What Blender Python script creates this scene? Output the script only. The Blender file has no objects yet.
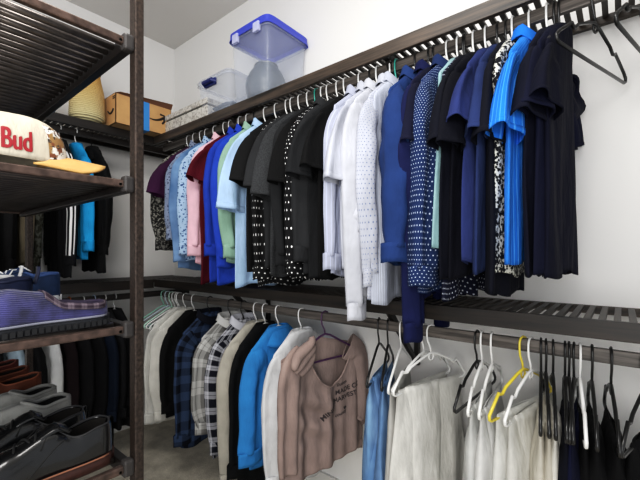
import bpy, math, random
from math import sin, cos, pi, sqrt, radians
random.seed(7)
COL = bpy.context.scene.collection

# ------------------------------------------------------------------ survey
TH = radians(39.3); CS, SN = cos(TH), sin(TH); FOC = 369.0; HZ = 253.0; CZ = 1.26
def kx(px):                       # x per metre of y along the sight line of a survey column
    a = (px-320)/FOC
    return (a*CS-SN)/(CS+a*SN)
def dep(x, y): return -x*SN + y*CS
def zat(py, x, y): return CZ-(py-HZ)*dep(x, y)/FOC

# ------------------------------------------------------------------ mesh helpers
class MB:
    def __init__(s): s.v = []; s.f = []; s.uv = {}
    def grid(s, fn, nu, nv, closeu=False, flip=False, uv=None):
        b = len(s.v)
        cu = nu if closeu else nu+1
        for j in range(nv+1):
            for i in range(cu):
                s.v.append(tuple(fn(i/nu, j/nv)))
        for j in range(nv):
            for i in range(nu):
                a = b+j*cu+i; c = b+j*cu+(i+1) % cu
                q = (a, c, c+cu, a+cu)
                if uv:
                    U_ = ((i*uv[0]/nu, j*uv[1]/nv), ((i+1)*uv[0]/nu, j*uv[1]/nv), ((i+1)*uv[0]/nu, (j+1)*uv[1]/nv), (i*uv[0]/nu, (j+1)*uv[1]/nv))
                    s.uv[len(s.f)] = U_[::-1] if flip else U_
                s.f.append(q[::-1] if flip else q)
        return b
    def box(s, x0, x1, y0, y1, z0, z1):
        b = len(s.v)
        s.v += [(x0,y0,z0),(x1,y0,z0),(x1,y1,z0),(x0,y1,z0),(x0,y0,z1),(x1,y0,z1),(x1,y1,z1),(x0,y1,z1)]
        s.f += [tuple(b+i for i in q) for q in ((0,3,2,1),(4,5,6,7),(0,1,5,4),(1,2,6,5),(2,3,7,6),(3,0,4,7))]
        return s
    def hexa(s, pts):
        b = len(s.v); s.v += [tuple(p) for p in pts]
        s.f += [tuple(b+i for i in q) for q in ((0,3,2,1),(4,5,6,7),(0,1,5,4),(1,2,6,5),(2,3,7,6),(3,0,4,7))]
        return s
    def tube(s, path, r, n=8, close=False):
        P = [tuple(p) for p in path]; m = len(P); b = len(s.v)
        R = r if isinstance(r, (list, tuple)) else [r]*m
        prev = None
        for i in range(m):
            if close: A, B = P[i-1], P[(i+1) % m]
            else: A, B = P[max(0,i-1)], P[min(m-1,i+1)]
            t = [B[k]-A[k] for k in range(3)]; L = sqrt(sum(c*c for c in t)) or 1; t = [c/L for c in t]
            if prev is None:
                ref = (0,0,1) if abs(t[2]) < .9 else (1,0,0)
            else: ref = prev
            d = sum(ref[k]*t[k] for k in range(3)); n1 = [ref[k]-d*t[k] for k in range(3)]
            L = sqrt(sum(c*c for c in n1)) or 1; n1 = [c/L for c in n1]; prev = n1
            n2 = [t[1]*n1[2]-t[2]*n1[1], t[2]*n1[0]-t[0]*n1[2], t[0]*n1[1]-t[1]*n1[0]]
            for j in range(n):
                a = 2*pi*j/n
                s.v.append(tuple(P[i][k]+R[i]*(cos(a)*n1[k]+sin(a)*n2[k]) for k in range(3)))
        for i in range(m if close else m-1):
            for j in range(n):
                p = b+i*n; q = b+((i+1) % m)*n
                s.f.append((p+j, p+(j+1) % n, q+(j+1) % n, q+j))
        if not close:
            s.f.append(tuple(b+j for j in range(n))[::-1]); s.f.append(tuple(b+(m-1)*n+j for j in range(n)))
        return s
    def lathe(s, prof, n=24, cx=0, cy=0):
        def fn(u, v):
            k = v*(len(prof)-1); i = min(int(k), len(prof)-2); f = k-i
            r = prof[i][0]*(1-f)+prof[i+1][0]*f; z = prof[i][1]*(1-f)+prof[i+1][1]*f
            return (cx+r*cos(2*pi*u), cy+r*sin(2*pi*u), z)
        s.grid(fn, n, len(prof)-1, True); return s
    def obj(s, name, mat, parent=None, smooth=True, bevel=0, solid=0, sub=0):
        me = bpy.data.meshes.new(name); me.from_pydata(s.v, [], s.f); me.update()
        if smooth: me.polygons.foreach_set('use_smooth', [True]*len(me.polygons))
        if s.uv:
            L_ = me.uv_layers.new(name='UVMap')
            for p in me.polygons:
                q = s.uv.get(p.index)
                if q:
                    for k, li in enumerate(p.loop_indices): L_.data[li].uv = q[k]
        me.materials.append(mat)
        o = bpy.data.objects.new(name, me); COL.objects.link(o)
        if parent: o.parent = parent
        if solid:
            m = o.modifiers.new('s', 'SOLIDIFY'); m.thickness = solid; m.offset = 0
        if bevel:
            m = o.modifiers.new('b', 'BEVEL'); m.width = bevel; m.segments = 2; m.limit_method = 'ANGLE'
        if sub:
            m = o.modifiers.new('u', 'SUBSURF'); m.levels = sub; m.render_levels = sub
        return o
def tag(o, label, cat, group=None):
    o['label'] = label; o['category'] = cat
    if group: o['group'] = group
    return o
def thing(name, label, cat, loc=(0,0,0), rz=0, group=None):
    o = bpy.data.objects.new(name, None); COL.objects.link(o); o.empty_display_size = .05
    o.location = loc; o.rotation_euler = (0,0,rz)
    return tag(o, label, cat, group)
def struct(o): o['kind'] = 'structure'; return o
def lerp(a, b, t): return a+(b-a)*t
def prof(t, pts):
    for i in range(len(pts)-1):
        if t <= pts[i+1][0]:
            a, b = pts[i], pts[i+1]; f = (t-a[0])/max(1e-6, b[0]-a[0]); f = f*f*(3-2*f)
            return lerp(a[1], b[1], max(0, f))
    return pts[-1][1]

# ------------------------------------------------------------------ materials
def lin(h):
    c = [int(h[i:i+2], 16)/255 for i in (0,2,4)]
    return tuple((x/12.92 if x <= .04045 else ((x+.055)/1.055)**2.4) for x in c)+(1,)
MC = {}
class N:
    def __init__(s, name):
        s.m = bpy.data.materials.new(name); s.m.use_nodes = True; s.t = s.m.node_tree
        s.p = s.t.nodes['Principled BSDF']; s.tc = s.t.nodes.new('ShaderNodeTexCoord')
    def n(s, typ, **kw):
        x = s.t.nodes.new(typ)
        for k, v in kw.items():
            if hasattr(x, k): setattr(x, k, v)
        return x
    def l(s, a, b): s.t.links.new(a, b)
    def math(s, op, a, b=None, c=None):
        x = s.n('ShaderNodeMath', operation=op)
        for i, q in enumerate((a, b, c)):
            if q is None: continue
            if isinstance(q, (int, float)): x.inputs[i].default_value = q
            else: s.l(q, x.inputs[i])
        return x.outputs[0]
    def mix(s, f, a, b):
        x = s.n('ShaderNodeMix', data_type='RGBA')
        if isinstance(f, (int, float)): x.inputs[0].default_value = f
        else: s.l(f, x.inputs[0])
        for i, q in ((6, a), (7, b)):
            if isinstance(q, tuple): x.inputs[i].default_value = q
            else: s.l(q, x.inputs[i])
        return x.outputs[2]
    def noise(s, scale, detail=3, vec=None, rough=.5):
        x = s.n('ShaderNodeTexNoise'); x.inputs['Scale'].default_value = scale; x.inputs['Detail'].default_value = detail
        x.inputs['Roughness'].default_value = rough
        s.l(vec or s.tc.outputs['Object'], x.inputs['Vector']); return x.outputs['Fac']
    def bump(s, h, st=.3, d=.002):
        x = s.n('ShaderNodeBump'); x.inputs['Strength'].default_value = st; x.inputs['Distance'].default_value = d
        s.l(h, x.inputs['Height']); s.l(x.outputs[0], s.p.inputs['Normal'])
    def ramp(s, f, a, b):
        x = s.n('ShaderNodeMapRange'); x.inputs[1].default_value = a; x.inputs[2].default_value = b
        s.l(f, x.inputs[0]); return x.outputs[0]
    def scale(s, v):
        x = s.n('ShaderNodeMapping'); x.inputs['Scale'].default_value = v; s.l(s.tc.outputs['Object'], x.inputs[0]); return x.outputs[0]

def fabric(color, pat='plain', c2='ffffff', k=1.0, sheen=0, rough=.88):
    key = (color, pat, c2, k)
    if key in MC: return MC[key]
    M = N('fabric_%s_%s' % (pat, color)); base = lin(color); C2 = lin(c2)
    sep = M.n('ShaderNodeSeparateXYZ'); M.l(M.tc.outputs['UV'], sep.inputs[0])
    Y, Z, X = sep.outputs
    big = M.noise(9, 3)
    shade = M.mix(M.ramp(big, .3, .7), tuple(c*.82 for c in base[:3])+(1,), tuple(min(1, c*1.12) for c in base[:3])+(1,))
    col = shade
    if pat == 'stripe':
        f = M.math('GREATER_THAN', M.math('SINE', M.math('MULTIPLY', Y, 2*pi/(.012*k))), .55); col = M.mix(f, shade, C2)
    elif pat == 'pinstripe':
        f = M.math('GREATER_THAN', M.math('SINE', M.math('MULTIPLY', Y, 2*pi/(.02*k))), .8); col = M.mix(f, shade, C2)
    elif pat == 'dots':
        P = .020*k
        zz = M.math('DIVIDE', Z, P); row = M.math('FLOOR', zz)
        off = M.math('MULTIPLY', M.math('MODULO', M.math('ABSOLUTE', row), 2.0), .5)
        yy = M.math('ADD', M.math('DIVIDE', Y, P), off)
        fy = M.math('SUBTRACT', M.math('FRACT', yy), .5); fz = M.math('SUBTRACT', M.math('FRACT', zz), .5)
        r2 = M.math('ADD', M.math('MULTIPLY', fy, fy), M.math('MULTIPLY', fz, fz))
        col = M.mix(M.math('LESS_THAN', r2, .020 if k > .9 else .024), shade, C2)
    elif pat in ('floral', 'leopard'):
        v = M.n('ShaderNodeTexVoronoi'); v.inputs['Scale'].default_value = 75/k; M.l(M.tc.outputs['Object'], v.inputs['Vector'])
        f = M.ramp(v.outputs['Distance'], .38, .46)
        g = M.ramp(M.noise(60/k, 2), .47, .53)
        col = M.mix(M.math('MULTIPLY', f, g) if pat == 'leopard' else M.math('MAXIMUM', f, g), C2, shade)
    elif pat == 'plaid':
        P = .085*k
        def band(c, lo): return M.math('GREATER_THAN', M.math('SINE', M.math('MULTIPLY', c, 2*pi/P)), lo)
        def thin(c): return M.math('GREATER_THAN', M.math('SINE', M.math('MULTIPLY', M.math('ADD', c, P*.3), 4*pi/P)), .9)
        a = band(Y, 0); b = band(Z, 0)
        s_ = M.math('MULTIPLY', M.math('ADD', a, b), .5)
        col = M.mix(s_, shade, C2)
    elif pat == 'check':
        P = .075*k
        def thin(c, ph): return M.math('GREATER_THAN', M.math('SINE', M.math('MULTIPLY', M.math('ADD', c, ph), 2*pi/P)), .78)
        a = M.math('MAXIMUM', thin(Y, 0), thin(Y, .02*k)); b = M.math('MAXIMUM', thin(Z, 0), thin(Z, .018*k))
        s_ = M.math('MULTIPLY', M.math('ADD', a, b), .55)
        col = M.mix(s_, shade, C2)
    elif pat == 'denim':
        g = M.ramp(M.noise(6, 3), .35, .65); col = M.mix(g, shade, C2)
    elif pat == 'heather':
        g = M.ramp(M.noise(220, 2), .4, .6); col = M.mix(M.math('MULTIPLY', g, .5), shade, C2)
    M.l(col, M.p.inputs['Base Color'])
    M.p.inputs['Roughness'].default_value = rough
    M.p.inputs['Specular IOR Level'].default_value = .2
    M.p.inputs['Sheen Weight'].default_value = sheen
    rg = M.n('ShaderNodeTexNoise', noise_type='RIDGED_MULTIFRACTAL'); rg.inputs['Scale'].default_value = 7; rg.inputs['Detail'].default_value = 2
    M.l(M.scale((1,1.5,.55)), rg.inputs['Vector'])
    h = M.math('ADD', M.math('MULTIPLY', M.noise(16, 4, M.scale((1,1.6,.6))), 1.0), M.math('MULTIPLY', rg.outputs['Fac'], .35))
    M.bump(h, .7, .012)
    MC[key] = M.m; return M.m
def plain(name, color, rough=.5, metal=0, spec=.5, noise=0, bump=0, nscale=30, coat=0):
    key = ('p', name)
    if key in MC: return MC[key]
    M = N(name); base = lin(color)
    col = M.mix(M.ramp(M.noise(nscale, 4), .35, .65), tuple(c*(1-noise) for c in base[:3])+(1,), tuple(min(1,c*(1+noise)) for c in base[:3])+(1,))
    M.l(col, M.p.inputs['Base Color'])
    M.p.inputs['Roughness'].default_value = rough; M.p.inputs['Metallic'].default_value = metal
    M.p.inputs['Specular IOR Level'].default_value = spec; M.p.inputs['Coat Weight'].default_value = coat
    if bump: M.bump(M.noise(nscale*4, 3), bump, .002)
    MC[key] = M.m; return M.m
def wood(name, c1, c2, axis=0, rough=.45):
    M = N(name); sc = [60,60,60]; sc[axis] = 3
    g = M.noise(1.0, 6, M.scale(tuple(sc)), .65)
    M.l(M.mix(M.ramp(g, .35, .68), lin(c1), lin(c2)), M.p.inputs['Base Color'])
    M.p.inputs['Roughness'].default_value = rough; M.bump(g, .3, .001); return M.m
def clear(name, color, alpha, rough=.15):
    M = N(name); M.p.inputs['Base Color'].default_value = lin(color); M.p.inputs['Roughness'].default_value = rough
    f = M.math('ADD', M.math('MULTIPLY', M.noise(4, 2), .12), alpha-.06); M.l(f, M.p.inputs['Alpha']); return M.m

def wallmat(name, c):
    M = N(name); base = lin(c)
    M.l(M.mix(M.noise(1.2, 2), tuple(x*.97 for x in base[:3])+(1,), base), M.p.inputs['Base Color'])
    M.p.inputs['Roughness'].default_value = .8; M.p.inputs['Specular IOR Level'].default_value = .2
    M.bump(M.noise(90, 3), .12, .002); return M.m
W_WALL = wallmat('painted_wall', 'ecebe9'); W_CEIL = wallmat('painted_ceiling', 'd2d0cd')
WOODX = wood('espresso_wood_x_lit', '100c0a', '54473c', 0); WOODY = wood('espresso_wood_y', '0c0a08', '2a221d', 1)  # x wood: light on the upper board is put into its paler grain
WOODL = wood('espresso_wood_lower', '080605', '2a221b', 0); RODX = wood('rod_wood_x_lit', '231f1c', '77706a', 0, .4); RODY = wood('rod_wood_y', '151211', '3c3632', 1, .4)  # right rods coloured paler as they face the light; lower board a darker copy
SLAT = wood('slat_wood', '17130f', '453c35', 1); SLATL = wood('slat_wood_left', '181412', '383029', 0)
BRONZE = plain('hammered_bronze', '3d332d', .42, .45, noise=.5, bump=.4, nscale=140)
BRONZED = plain('dark_rack_metal', '26211f', .35, .5, noise=.25, nscale=40)
SLATM = plain('rack_slat_metal', '5d5754', .28, .7, noise=.25, nscale=25)
GREYP = plain('grey_plastic', '33302f', .5, noise=.08)

# ------------------------------------------------------------------ room
XL, YR, ZC = -2.76, 1.54, 2.88
XR, YB = 1.3, -1.3
def slab(name, mat, *b):
    return struct(MB().box(*b).obj(name, mat, None, False))
slab('wall_right', W_WALL, XL, XR, YR, YR+.1, 0, ZC)
slab('wall_left', W_WALL, XL-.1, XL, YB, YR+.1, 0, ZC)
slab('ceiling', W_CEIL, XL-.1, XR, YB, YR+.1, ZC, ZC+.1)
M = N('carpet')
n1 = M.noise(7, 5, None, .7); n2 = M.noise(160, 3)
f = M.math('ADD', M.math('MULTIPLY', M.ramp(n1, .3, .7), .7), M.math('MULTIPLY', M.ramp(n2, .3, .7), .3))
M.l(M.mix(f, lin('a09788'), lin('efe8d8')), M.p.inputs['Base Color']); M.p.inputs['Roughness'].default_value = .95; M.bump(n2, 1, .01)
slab('floor', M.m, XL-.1, XR, YB, YR+.1, -.1, 0)
WT = plain('white_trim', 'e6e4e0', .5)
slab('baseboard_right', WT, XL, XR, YR-.014, YR, 0, .09)
slab('baseboard_left', WT, XL, XL+.014, YB, YR-.014, 0, .09)

# ------------------------------------------------------------------ wall shelves
SX = -2.42; YF = 1.205      # shelf front lines
def right_shelf(z, label):
    t = thing('slatted_shelf', label, 'shelf', (0,0,0))
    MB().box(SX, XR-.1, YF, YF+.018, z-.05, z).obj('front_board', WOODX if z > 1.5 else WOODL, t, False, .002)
    m = MB(); x = SX+.02
    while x < XR-.12:
        m.box(x, x+.0158, YF+.018, YR-.02, z-.010, z); x += .0322
    m.obj('slat_deck', SLAT, t, False)
    MB().box(SX, XR-.1, YR-.02, YR-.001, z-.026, z).obj('wall_cleat', WOODX, t, False)
    for bx in (-1.636, -.69, .3):
        b = MB(); b.box(bx-.01, bx+.01, YF+.02, YR-.02, z-.045, z-.018)
        b.box(bx-.01, bx+.01, YR-.04, YR-.02, z-.31, z-.03)
        b.hexa([(bx-.009,YF+.03,z-.05),(bx+.009,YF+.03,z-.05),(bx+.009,YF+.06,z-.05),(bx-.009,YF+.06,z-.05)][:0] or
               [(bx-.009,YR-.04,z-.31),(bx+.009,YR-.04,z-.31),(bx+.009,YR-.02,z-.31),(bx-.009,YR-.02,z-.31),
                (bx-.009,YF+.04,z-.05),(bx+.009,YF+.04,z-.05),(bx+.009,YF+.07,z-.045),(bx-.009,YF+.07,z-.045)])
        b.obj('bracket', plain('bracket_black', '15120f', .5), t, False)
    return t
def left_shelf(z, label, h=.05):
    t = thing('slatted_shelf', label, 'shelf', (0,0,0))
    MB().box(SX-.018, SX, YB+.1, YF, z-h, z).obj('front_board', WOODY, t, False, .002)
    m = MB(); y = YB+.12
    while y < YR-.04:
        m.box(XL+.02, SX-.018, y, y+.0172, z-.010, z); y += .0322
    m.obj('slat_deck', SLATL, t, False)
    MB().box(XL+.001, XL+.02, YB+.1, YR-.02, z-.045, z).obj('wall_cleat', WOODY, t, False)
    return t
ZU, ZLo = 2.037, 1.085
right_shelf(ZU, 'upper dark slatted wood shelf on the right wall carrying the clear plastic bins')
right_shelf(ZLo, 'lower dark slatted wood shelf on the right wall below the dress shirts')
left_shelf(ZU, 'upper dark slatted shelf on the left wall carrying the cardboard box and woven bag')
left_shelf(ZLo, 'lower dark slatted shelf on the left wall behind the shoe rack', .058)
RY, RX = 1.275, -2.50       # rod lines
def rod(x0,x1,y0,y1,z0,z1,mat,label):
    o = MB().box(x0,x1,y0,y1,z0,z1).obj('clothes_rod', mat, None, False, .002); tag(o, label, 'rod'); return o
ZRU, ZRL = 1.992, .998      # rod tops
rod(SX+.0, XR-.1, RY-.009, RY+.009, ZRU-.038, ZRU, RODX, 'upper flat wooden clothes rod on the right wall holding the shirts')
rod(SX+.0, XR-.1, RY-.009, RY+.009, ZRL-.038, ZRL, RODX, 'lower flat wooden clothes rod on the right wall holding flannels and trousers')
rod(RX-.009, RX+.009, YB+.1, YR-.03, ZRU-.038, ZRU, RODY, 'upper dark clothes rod on the left wall holding the blue top and black jacket')
rod(RX-.009, RX+.009, YB+.1, YR-.03, ZRL-.038, ZRL, RODY, 'lower dark clothes rod on the left wall behind the shoe rack')

# ------------------------------------------------------------------ hangers
def hmat(c): return plain('hanger_'+c, c, .35, coat=.3)
def hook_path(z):                       # local: rod top at z=0
    return [(0,0,-.095),(0,-.004,-.075),(0,-.018,-.05),(0,-.021,-.03),(0,-.021,-.012)] + \
           [(0,-.021*cos(a),-.012+.021*sin(a)*.85) for a in (pi*.25, pi*.5, pi*.75)] + [(0,.021,-.014),(0,.018,-.026)]
def add_hanger(loc, rz, color, label, cat='hanger', kind='plain', group='plastic hangers on the rods', hw=.185, dr=.098):
    t = thing('hanger', label, cat, loc, rz, group)
    m = hmat(color)
    MB().tube(hook_path(0), .0032, 8).obj('hook', m, t)
    nr = -.095
    pts = []
    def arm(s):
        a = [(0,0,nr),(0,s*.03,nr-.008)]
        if kind == 'notched':
            a += [(0,s*.10,nr-.036),(0,s*.118,nr-.052),(0,s*.130,nr-.050),(0,s*.136,nr-.044)]
        a += [(0,s*hw*.93,nr-dr*.86),(0,s*hw,nr-dr),(0,s*hw*.995,nr-dr-.012),(0,s*hw*.95,nr-dr-.017)]
        return a
    P = arm(1) + arm(-1)[1:][::-1]
    r = .0045 if kind != 'slim' else .0032
    b = MB(); b.tube(P, r, 8, True)
    b.obj('frame', m, t)
    if kind == 'notched':
        b = MB(); b.tube([(0,.012*cos(a), nr-.014+.012*sin(a)) for a in [i*pi/5 for i in range(10)]], .003, 6, True); b.obj('loop', m, t)
    return t
BAR = -.210

# ------------------------------------------------------------------ garments
def rings(seed, z0, z1, Wf, Tf, amp, tail=0, yshift=0, kf=1.0):
    rnd = random.Random(seed)
    ks = [(rnd.uniform(22,34)*kf, rnd.uniform(0,6.28), rnd.uniform(-2,2), .5), (rnd.uniform(45,70)*kf, rnd.uniform(0,6.28), rnd.uniform(-4,4), .32), (rnd.uniform(80,110)*kf, rnd.uniform(0,6.28), rnd.uniform(-3,3), .15)]
    sw = rnd.uniform(-.012,.012); ph2 = rnd.uniform(0,6)
    def fn(u, v):
        a = 2*pi*u; w = Wf(v); T = Tf(v)
        c, s_ = cos(a), sin(a)
        y = w*(abs(c)**.85)*(1 if c >= 0 else -1); x = T*s_
        z = lerp(z0, z1, v)
        g = amp*min(1, v*1.5)
        for k, p, q, wt in ks: x += g*wt*sin(k*y+p+q*z*2)*(1 if s_ > 0 else .8)
        y += sw*v + yshift*v + .006*sin(9*z+ph2)*v
        if v > .9: z -= tail*cos(min(1.57, abs(y)/max(.01,w)*1.57))*(v-.9)*10
        z += .01*v*sin(ks[0][0]*y+ks[0][1])
        return (x, y, z)
    return fn
def sleeve_mesh(side, seed, W, L, long, ztop=-.172, r0=.09, r1=.052, fw=0, xo=0, srx=1):
    rnd = random.Random(seed*3+side)
    if long:
        path = [(W-.095, ztop-.042), (W-.035+fw*.3, ztop-.085), (W-.008+fw, ztop-.18), (W-.004+fw, ztop-.36), (W-.015+fw+rnd.uniform(-.02,.02), ztop-L)]
    else:
        path = [(W-.09, ztop-.038), (W-.03, ztop-.075), (W+.012+fw, ztop-.045-L*.45), (W+.032+fw, ztop-L)]
    n = len(path)-1
    ph = [rnd.uniform(0,6.28) for _ in range(4)]
    def cen(v):
        k = v*n; i = min(int(k), n-1); f = k-i
        p0 = path[max(0,i-1)]; p1 = path[i]; p2 = path[i+1]; p3 = path[min(n,i+2)]
        return tuple(.5*((2*p1[q])+(-p0[q]+p2[q])*f+(2*p0[q]-5*p1[q]+4*p2[q]-p3[q])*f*f+(-p0[q]+3*p1[q]-3*p2[q]+p3[q])*f**3) for q in (0,1))
    def fn(u, v):
        c0 = cen(max(0,v-.02)); c1 = cen(min(1,v+.02)); c = cen(v)
        ty, tz = c1[0]-c0[0], c1[1]-c0[1]; L_ = sqrt(ty*ty+tz*tz) or 1; ty/=L_; tz/=L_
        ny, nz = -tz, ty
        if long:
            ry = prof(v, [(0,r0*.8),(.2,r0*.8),(.6,r0*.72),(1,r1)]); rx = prof(v, [(0,.012),(.2,.026),(.6,.028),(1,.022)])*(1+(srx-1)*min(1,v*3))
        else:
            ry = prof(v, [(0,.058),(1,r0*.9)]); rx = prof(v, [(0,.010),(.4,.020),(1,.030)])
        a = 2*pi*u+pi
        wr = 1+.10*sin(5*a+ph[0]+4*v)*v+ (.07*sin(22*v+ph[1]+2*cos(a))+.05*sin(39*v+ph[2]+a) if long else .03*sin(9*v+ph[2]))
        x = rx*sin(a)*wr + .010*sin(3*cos(a)*1.6+ph[3])*min(1,v*2) + xo*min(1, v*2)
        q = ry*cos(a)*(1+.04*sin(17*v+ph[1]) if long else 1)
        y = c[0]+ny*q; z = c[1]+nz*q
        return (x, side*y, z)
    return fn, cen
def collar_mesh(z=-.098, w=.066, t=.034):
    m = MB()
    def fn(u, v):
        a = 2*pi*u; fl = prof(v, [(0,0),(.35,.004),(.5,.006),(.7,.012),(1,.022)])
        zz = prof(v, [(0,-.012),(.45,.030),(.55,.032),(1,-.006)])
        front = max(0, sin(a))
        return ((t+fl)*sin(a), (w+fl)*cos(a)*(1-.05*front), z+zz-.035*front-.015*front*v)
    m.grid(fn, 24, 8, True); return m
def buttons(parent, mat, x, z0, z1, n, yy=0):
    for i in range(n):
        z = lerp(z0, z1, i/(n-1)); b = MB()
        b.tube([(x-.002,yy,z),(x+.002,yy,z)], .0055, 8); b.obj('button', mat, parent)

def garment(name, label, cat, group, loc, rz, mat, hem, sleeve='short', slen=.2, collar=False, W=.175, T=.019, amp=.014,
            hw=1.1, slen2=None, cuffmat=None, inner=None, tail=.0, stripes=None, fw=0, hood=False, r0=.085, r1=.052, collarmat=None, xo=0, srx=1, placket=False, solid=True):
    """hem = drop of the hem below the rod top (positive metres)"""
    seed = random.randint(0, 10**6)
    t = thing(name, label, cat, loc, rz, group)
    zt, zs = -.090, -.182
    H = -hem
    def Wf(v):
        z = lerp(zt, H, v)
        if z > zs: return lerp(.058, W, ((zt-z)/(zt-zs))**1.0)
        return lerp(W, W*hw, min(1, (zs-z)/.3))
    def Tf(v):
        z = lerp(zt, H, v)
        return prof((zt-z)/.3, [(0,.028),(.3,.018),(1,T)])
    m = MB(); m.grid(rings(seed, zt, H, Wf, Tf, amp, tail), 64, 48, True, uv=(W*4.4, hem-.07)); m.obj('body', mat, t, solid=.0015)
    if sleeve:
        for s in (-1, 1):
            L = slen if s < 0 or slen2 is None else slen2
            long = sleeve == 'long'
            fn, cen = sleeve_mesh(s, seed, W, L, long, r0=r0, r1=r1, fw=fw if s < 0 else 0, xo=xo if s<0 else -.005, srx=srx if s < 0 else 1)
            m = MB(); m.grid(fn, 28, 34 if long else 14, True, uv=(.30, L)); so = m.obj('sleeve', mat, t, solid=.0015)
            if long and cuffmat is not False:
                e = cen(1)
                c = MB()
                def cf(u, v, e=e, s=s):
                    a = 2*pi*u; return ((.024*srx*sin(a)+(xo if s<0 else -.005)), s*e[0]+(r1+.004)*cos(a), e[1]+.012-.062*v+.003*sin(3*a))
                c.grid(cf, 24, 4, True, uv=(.22,.06)); c.obj('cuff', cuffmat or mat, so, solid=.003)
            if not long:
                # hem band of the short sleeve
                b = MB(); b.grid(lambda u, v, fn=fn: (lambda p: (p[0]*1.05, p[1], p[2]))(fn(u, .92+.08*v)), 28, 2, True, uv=(.30, .02))
                b.obj('sleeve_hem', mat, so, solid=.002)
            if stripes and s > 0:
                for q in (-.5, 0, .5):
                    b = MB()
                    def sf(u, v, fn=fn, q=q):
                        p = fn(.58+q*.14+(u-.5)*.034, .02+.96*v); return (p[0]+.002, p[1]+.003, p[2])
                    b.grid(sf, 2, 30); b.obj('stripe', stripes, so)
    if collar:
        collar_mesh().obj('collar', collarmat or mat, t, solid=.003)
    if placket:
        b = MB(); f = rings(seed, zt, H, Wf, Tf, amp, tail)
        def pf(u, v):
            p = f(.25+(u-.5)*.035, .06+.93*v); return (p[0]+.003, p[1], p[2])
        b.grid(pf, 3, 30); b.obj('placket', mat, t, solid=.002)
        bm = plain('button_pale', 'c9c9c9', .3)
        for i in range(6):
            p = f(.25, .1+i*.14); q = MB(); q.tube([(p[0]+.003,p[1],p[2]),(p[0]+.007,p[1],p[2])], .0055, 8); q.obj('button', bm, t)
    if hood:
        b = MB()
        def hf(u, v):
            a = 2*pi*u; r = .036+.03*v
            return ((.026+.022*v)*sin(a), r*1.4*cos(a), -.108+.022*sin(pi*v)-.06*v*(1+.4*sin(a)))
        b.grid(hf, 26, 8, True); b.obj('hood', mat, t, solid=.004)
    return t
def draped(name, label, cat, group, loc, rz, mat, drop, w=.15, T=.02, amp=.014, z0=BAR+.012, w1=None, yo=0):
    """trousers or a top folded over the lower bar of a hanger"""
    seed = random.randint(0, 10**6); t = thing(name, label, cat, loc, rz, group)
    w1 = w1 or w
    m = MB()
    f = rings(seed, z0, -drop, lambda v: prof(v, [(0,w*.96),(.04,w),(1,w1)]), lambda v: prof(v, [(0,.001),(.02,.010),(.25,T),(1,T*1.4)]), amp)
    m.grid(lambda u, v: (lambda p: (p[0], p[1]+yo, p[2]))(f(u, v)), 60, 40, True); m.obj('front_leg_fabric' if 0 else 'fold', mat, t, solid=.0015)
    # waistband / second folded layer showing at the side
    m = MB()
    f2 = rings(seed+1, z0+.004, -drop+.08, lambda v: prof(v, [(0,w*.5),(1,w1*.62)]), lambda v: prof(v, [(0,.004),(.03,.014),(.3,T+.006),(1,T*1.5)]), amp*.8)
    m.grid(lambda u, v: (lambda p: (p[0]+.004, p[1]-w*.28+yo, p[2]))(f2(u, v)), 40, 34, True); m.obj('fold', mat, t, solid=.0015)
    return t

# ---- upper right row: (front px, hem py, sleeve, sleeve py, material, ...)
LU = .232
def place(frontpx, rotdeg, L=.232, ry=RY):
    r = radians(rotdeg); fy = ry-L*cos(r); fx = kx(frontpx)*fy
    return fx-L*sin(r), fx, fy
def uprot(px): return random.uniform(-3,3)-(3 if px > 500 else 0)
def U(px, hem, sl, spy, mat, name, label, cat, group, hcol, hlab, rot=None, **kw):
    rot = uprot(px) if rot is None else rot
    hx, fx, fy = place(px, rot)
    loc = (hx, RY, ZRU); rz = radians(rot)
    hemd = ZRU-zat(hem, fx, fy)
    sd = ZRU-zat(spy, fx, fy)-.172 if spy else .2
    t = garment(name, label, cat, group, loc, rz, mat, hemd, sl, max(.1, sd-(.05 if sl=='long' else 0)), **kw)
    add_hanger(loc, rz, hcol, hlab, hw=.150, dr=.080)
    return t
GU = 'shirts on the upper right rod'
WH, BK, TE, PU, YE = 'e9e9e7', '141414', '2f9a8c', '4a2550', 'e3cf4d'
black1 = fabric('141415'); black2 = fabric('0a0a0b'); charc = fabric('2b2c2e'); dkgrey = fabric('151618'); navy1 = fabric('0c0e20'); navy2 = fabric('0a0c19')
navyD = fabric('070814'); slate = fabric('2d3868'); slate2 = fabric('27345c')
U(153,240,'long',250, fabric('8f8d86','leopard','1d1c1c',.8), 'dress_shirt', 'black and grey leopard speckled long sleeve shirt just left of the purple tee', 'shirt', GU, WH, 'hanger holding the leopard speckled shirt', cuffmat=fabric('6b6a66','leopard','1d1c1c',.8), fw=.015)
U(159,238,'short',196, fabric('3a1638'), 'tee_shirt', 'dark purple short sleeve tee, between the speckled and the floral shirts', 'shirt', GU, WH, 'hanger holding the dark purple tee on the upper rod', fw=.02)
U(165,262,'long',240, fabric('8590a6','floral','2c3550',.8), 'dress_shirt', 'grey and navy small floral long sleeve shirt left of the light blue floral one', 'shirt', GU, WH, 'hanger holding the grey and navy floral shirt', collar=True)
U(170,270,'long',262, fabric('4f6f95','denim','7d9bc0'), 'dress_shirt', 'washed denim shirt whose hem shows below the floral shirts', 'shirt', GU, WH, 'hanger holding the washed denim shirt')
U(178,262,'long',255, fabric('a9c3e0','floral','2e4a7c',.9), 'dress_shirt', 'light blue floral long sleeve shirt left of the pink shirt', 'shirt', GU, WH, 'white hanger holding the light blue floral shirt', collar=True)
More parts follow.
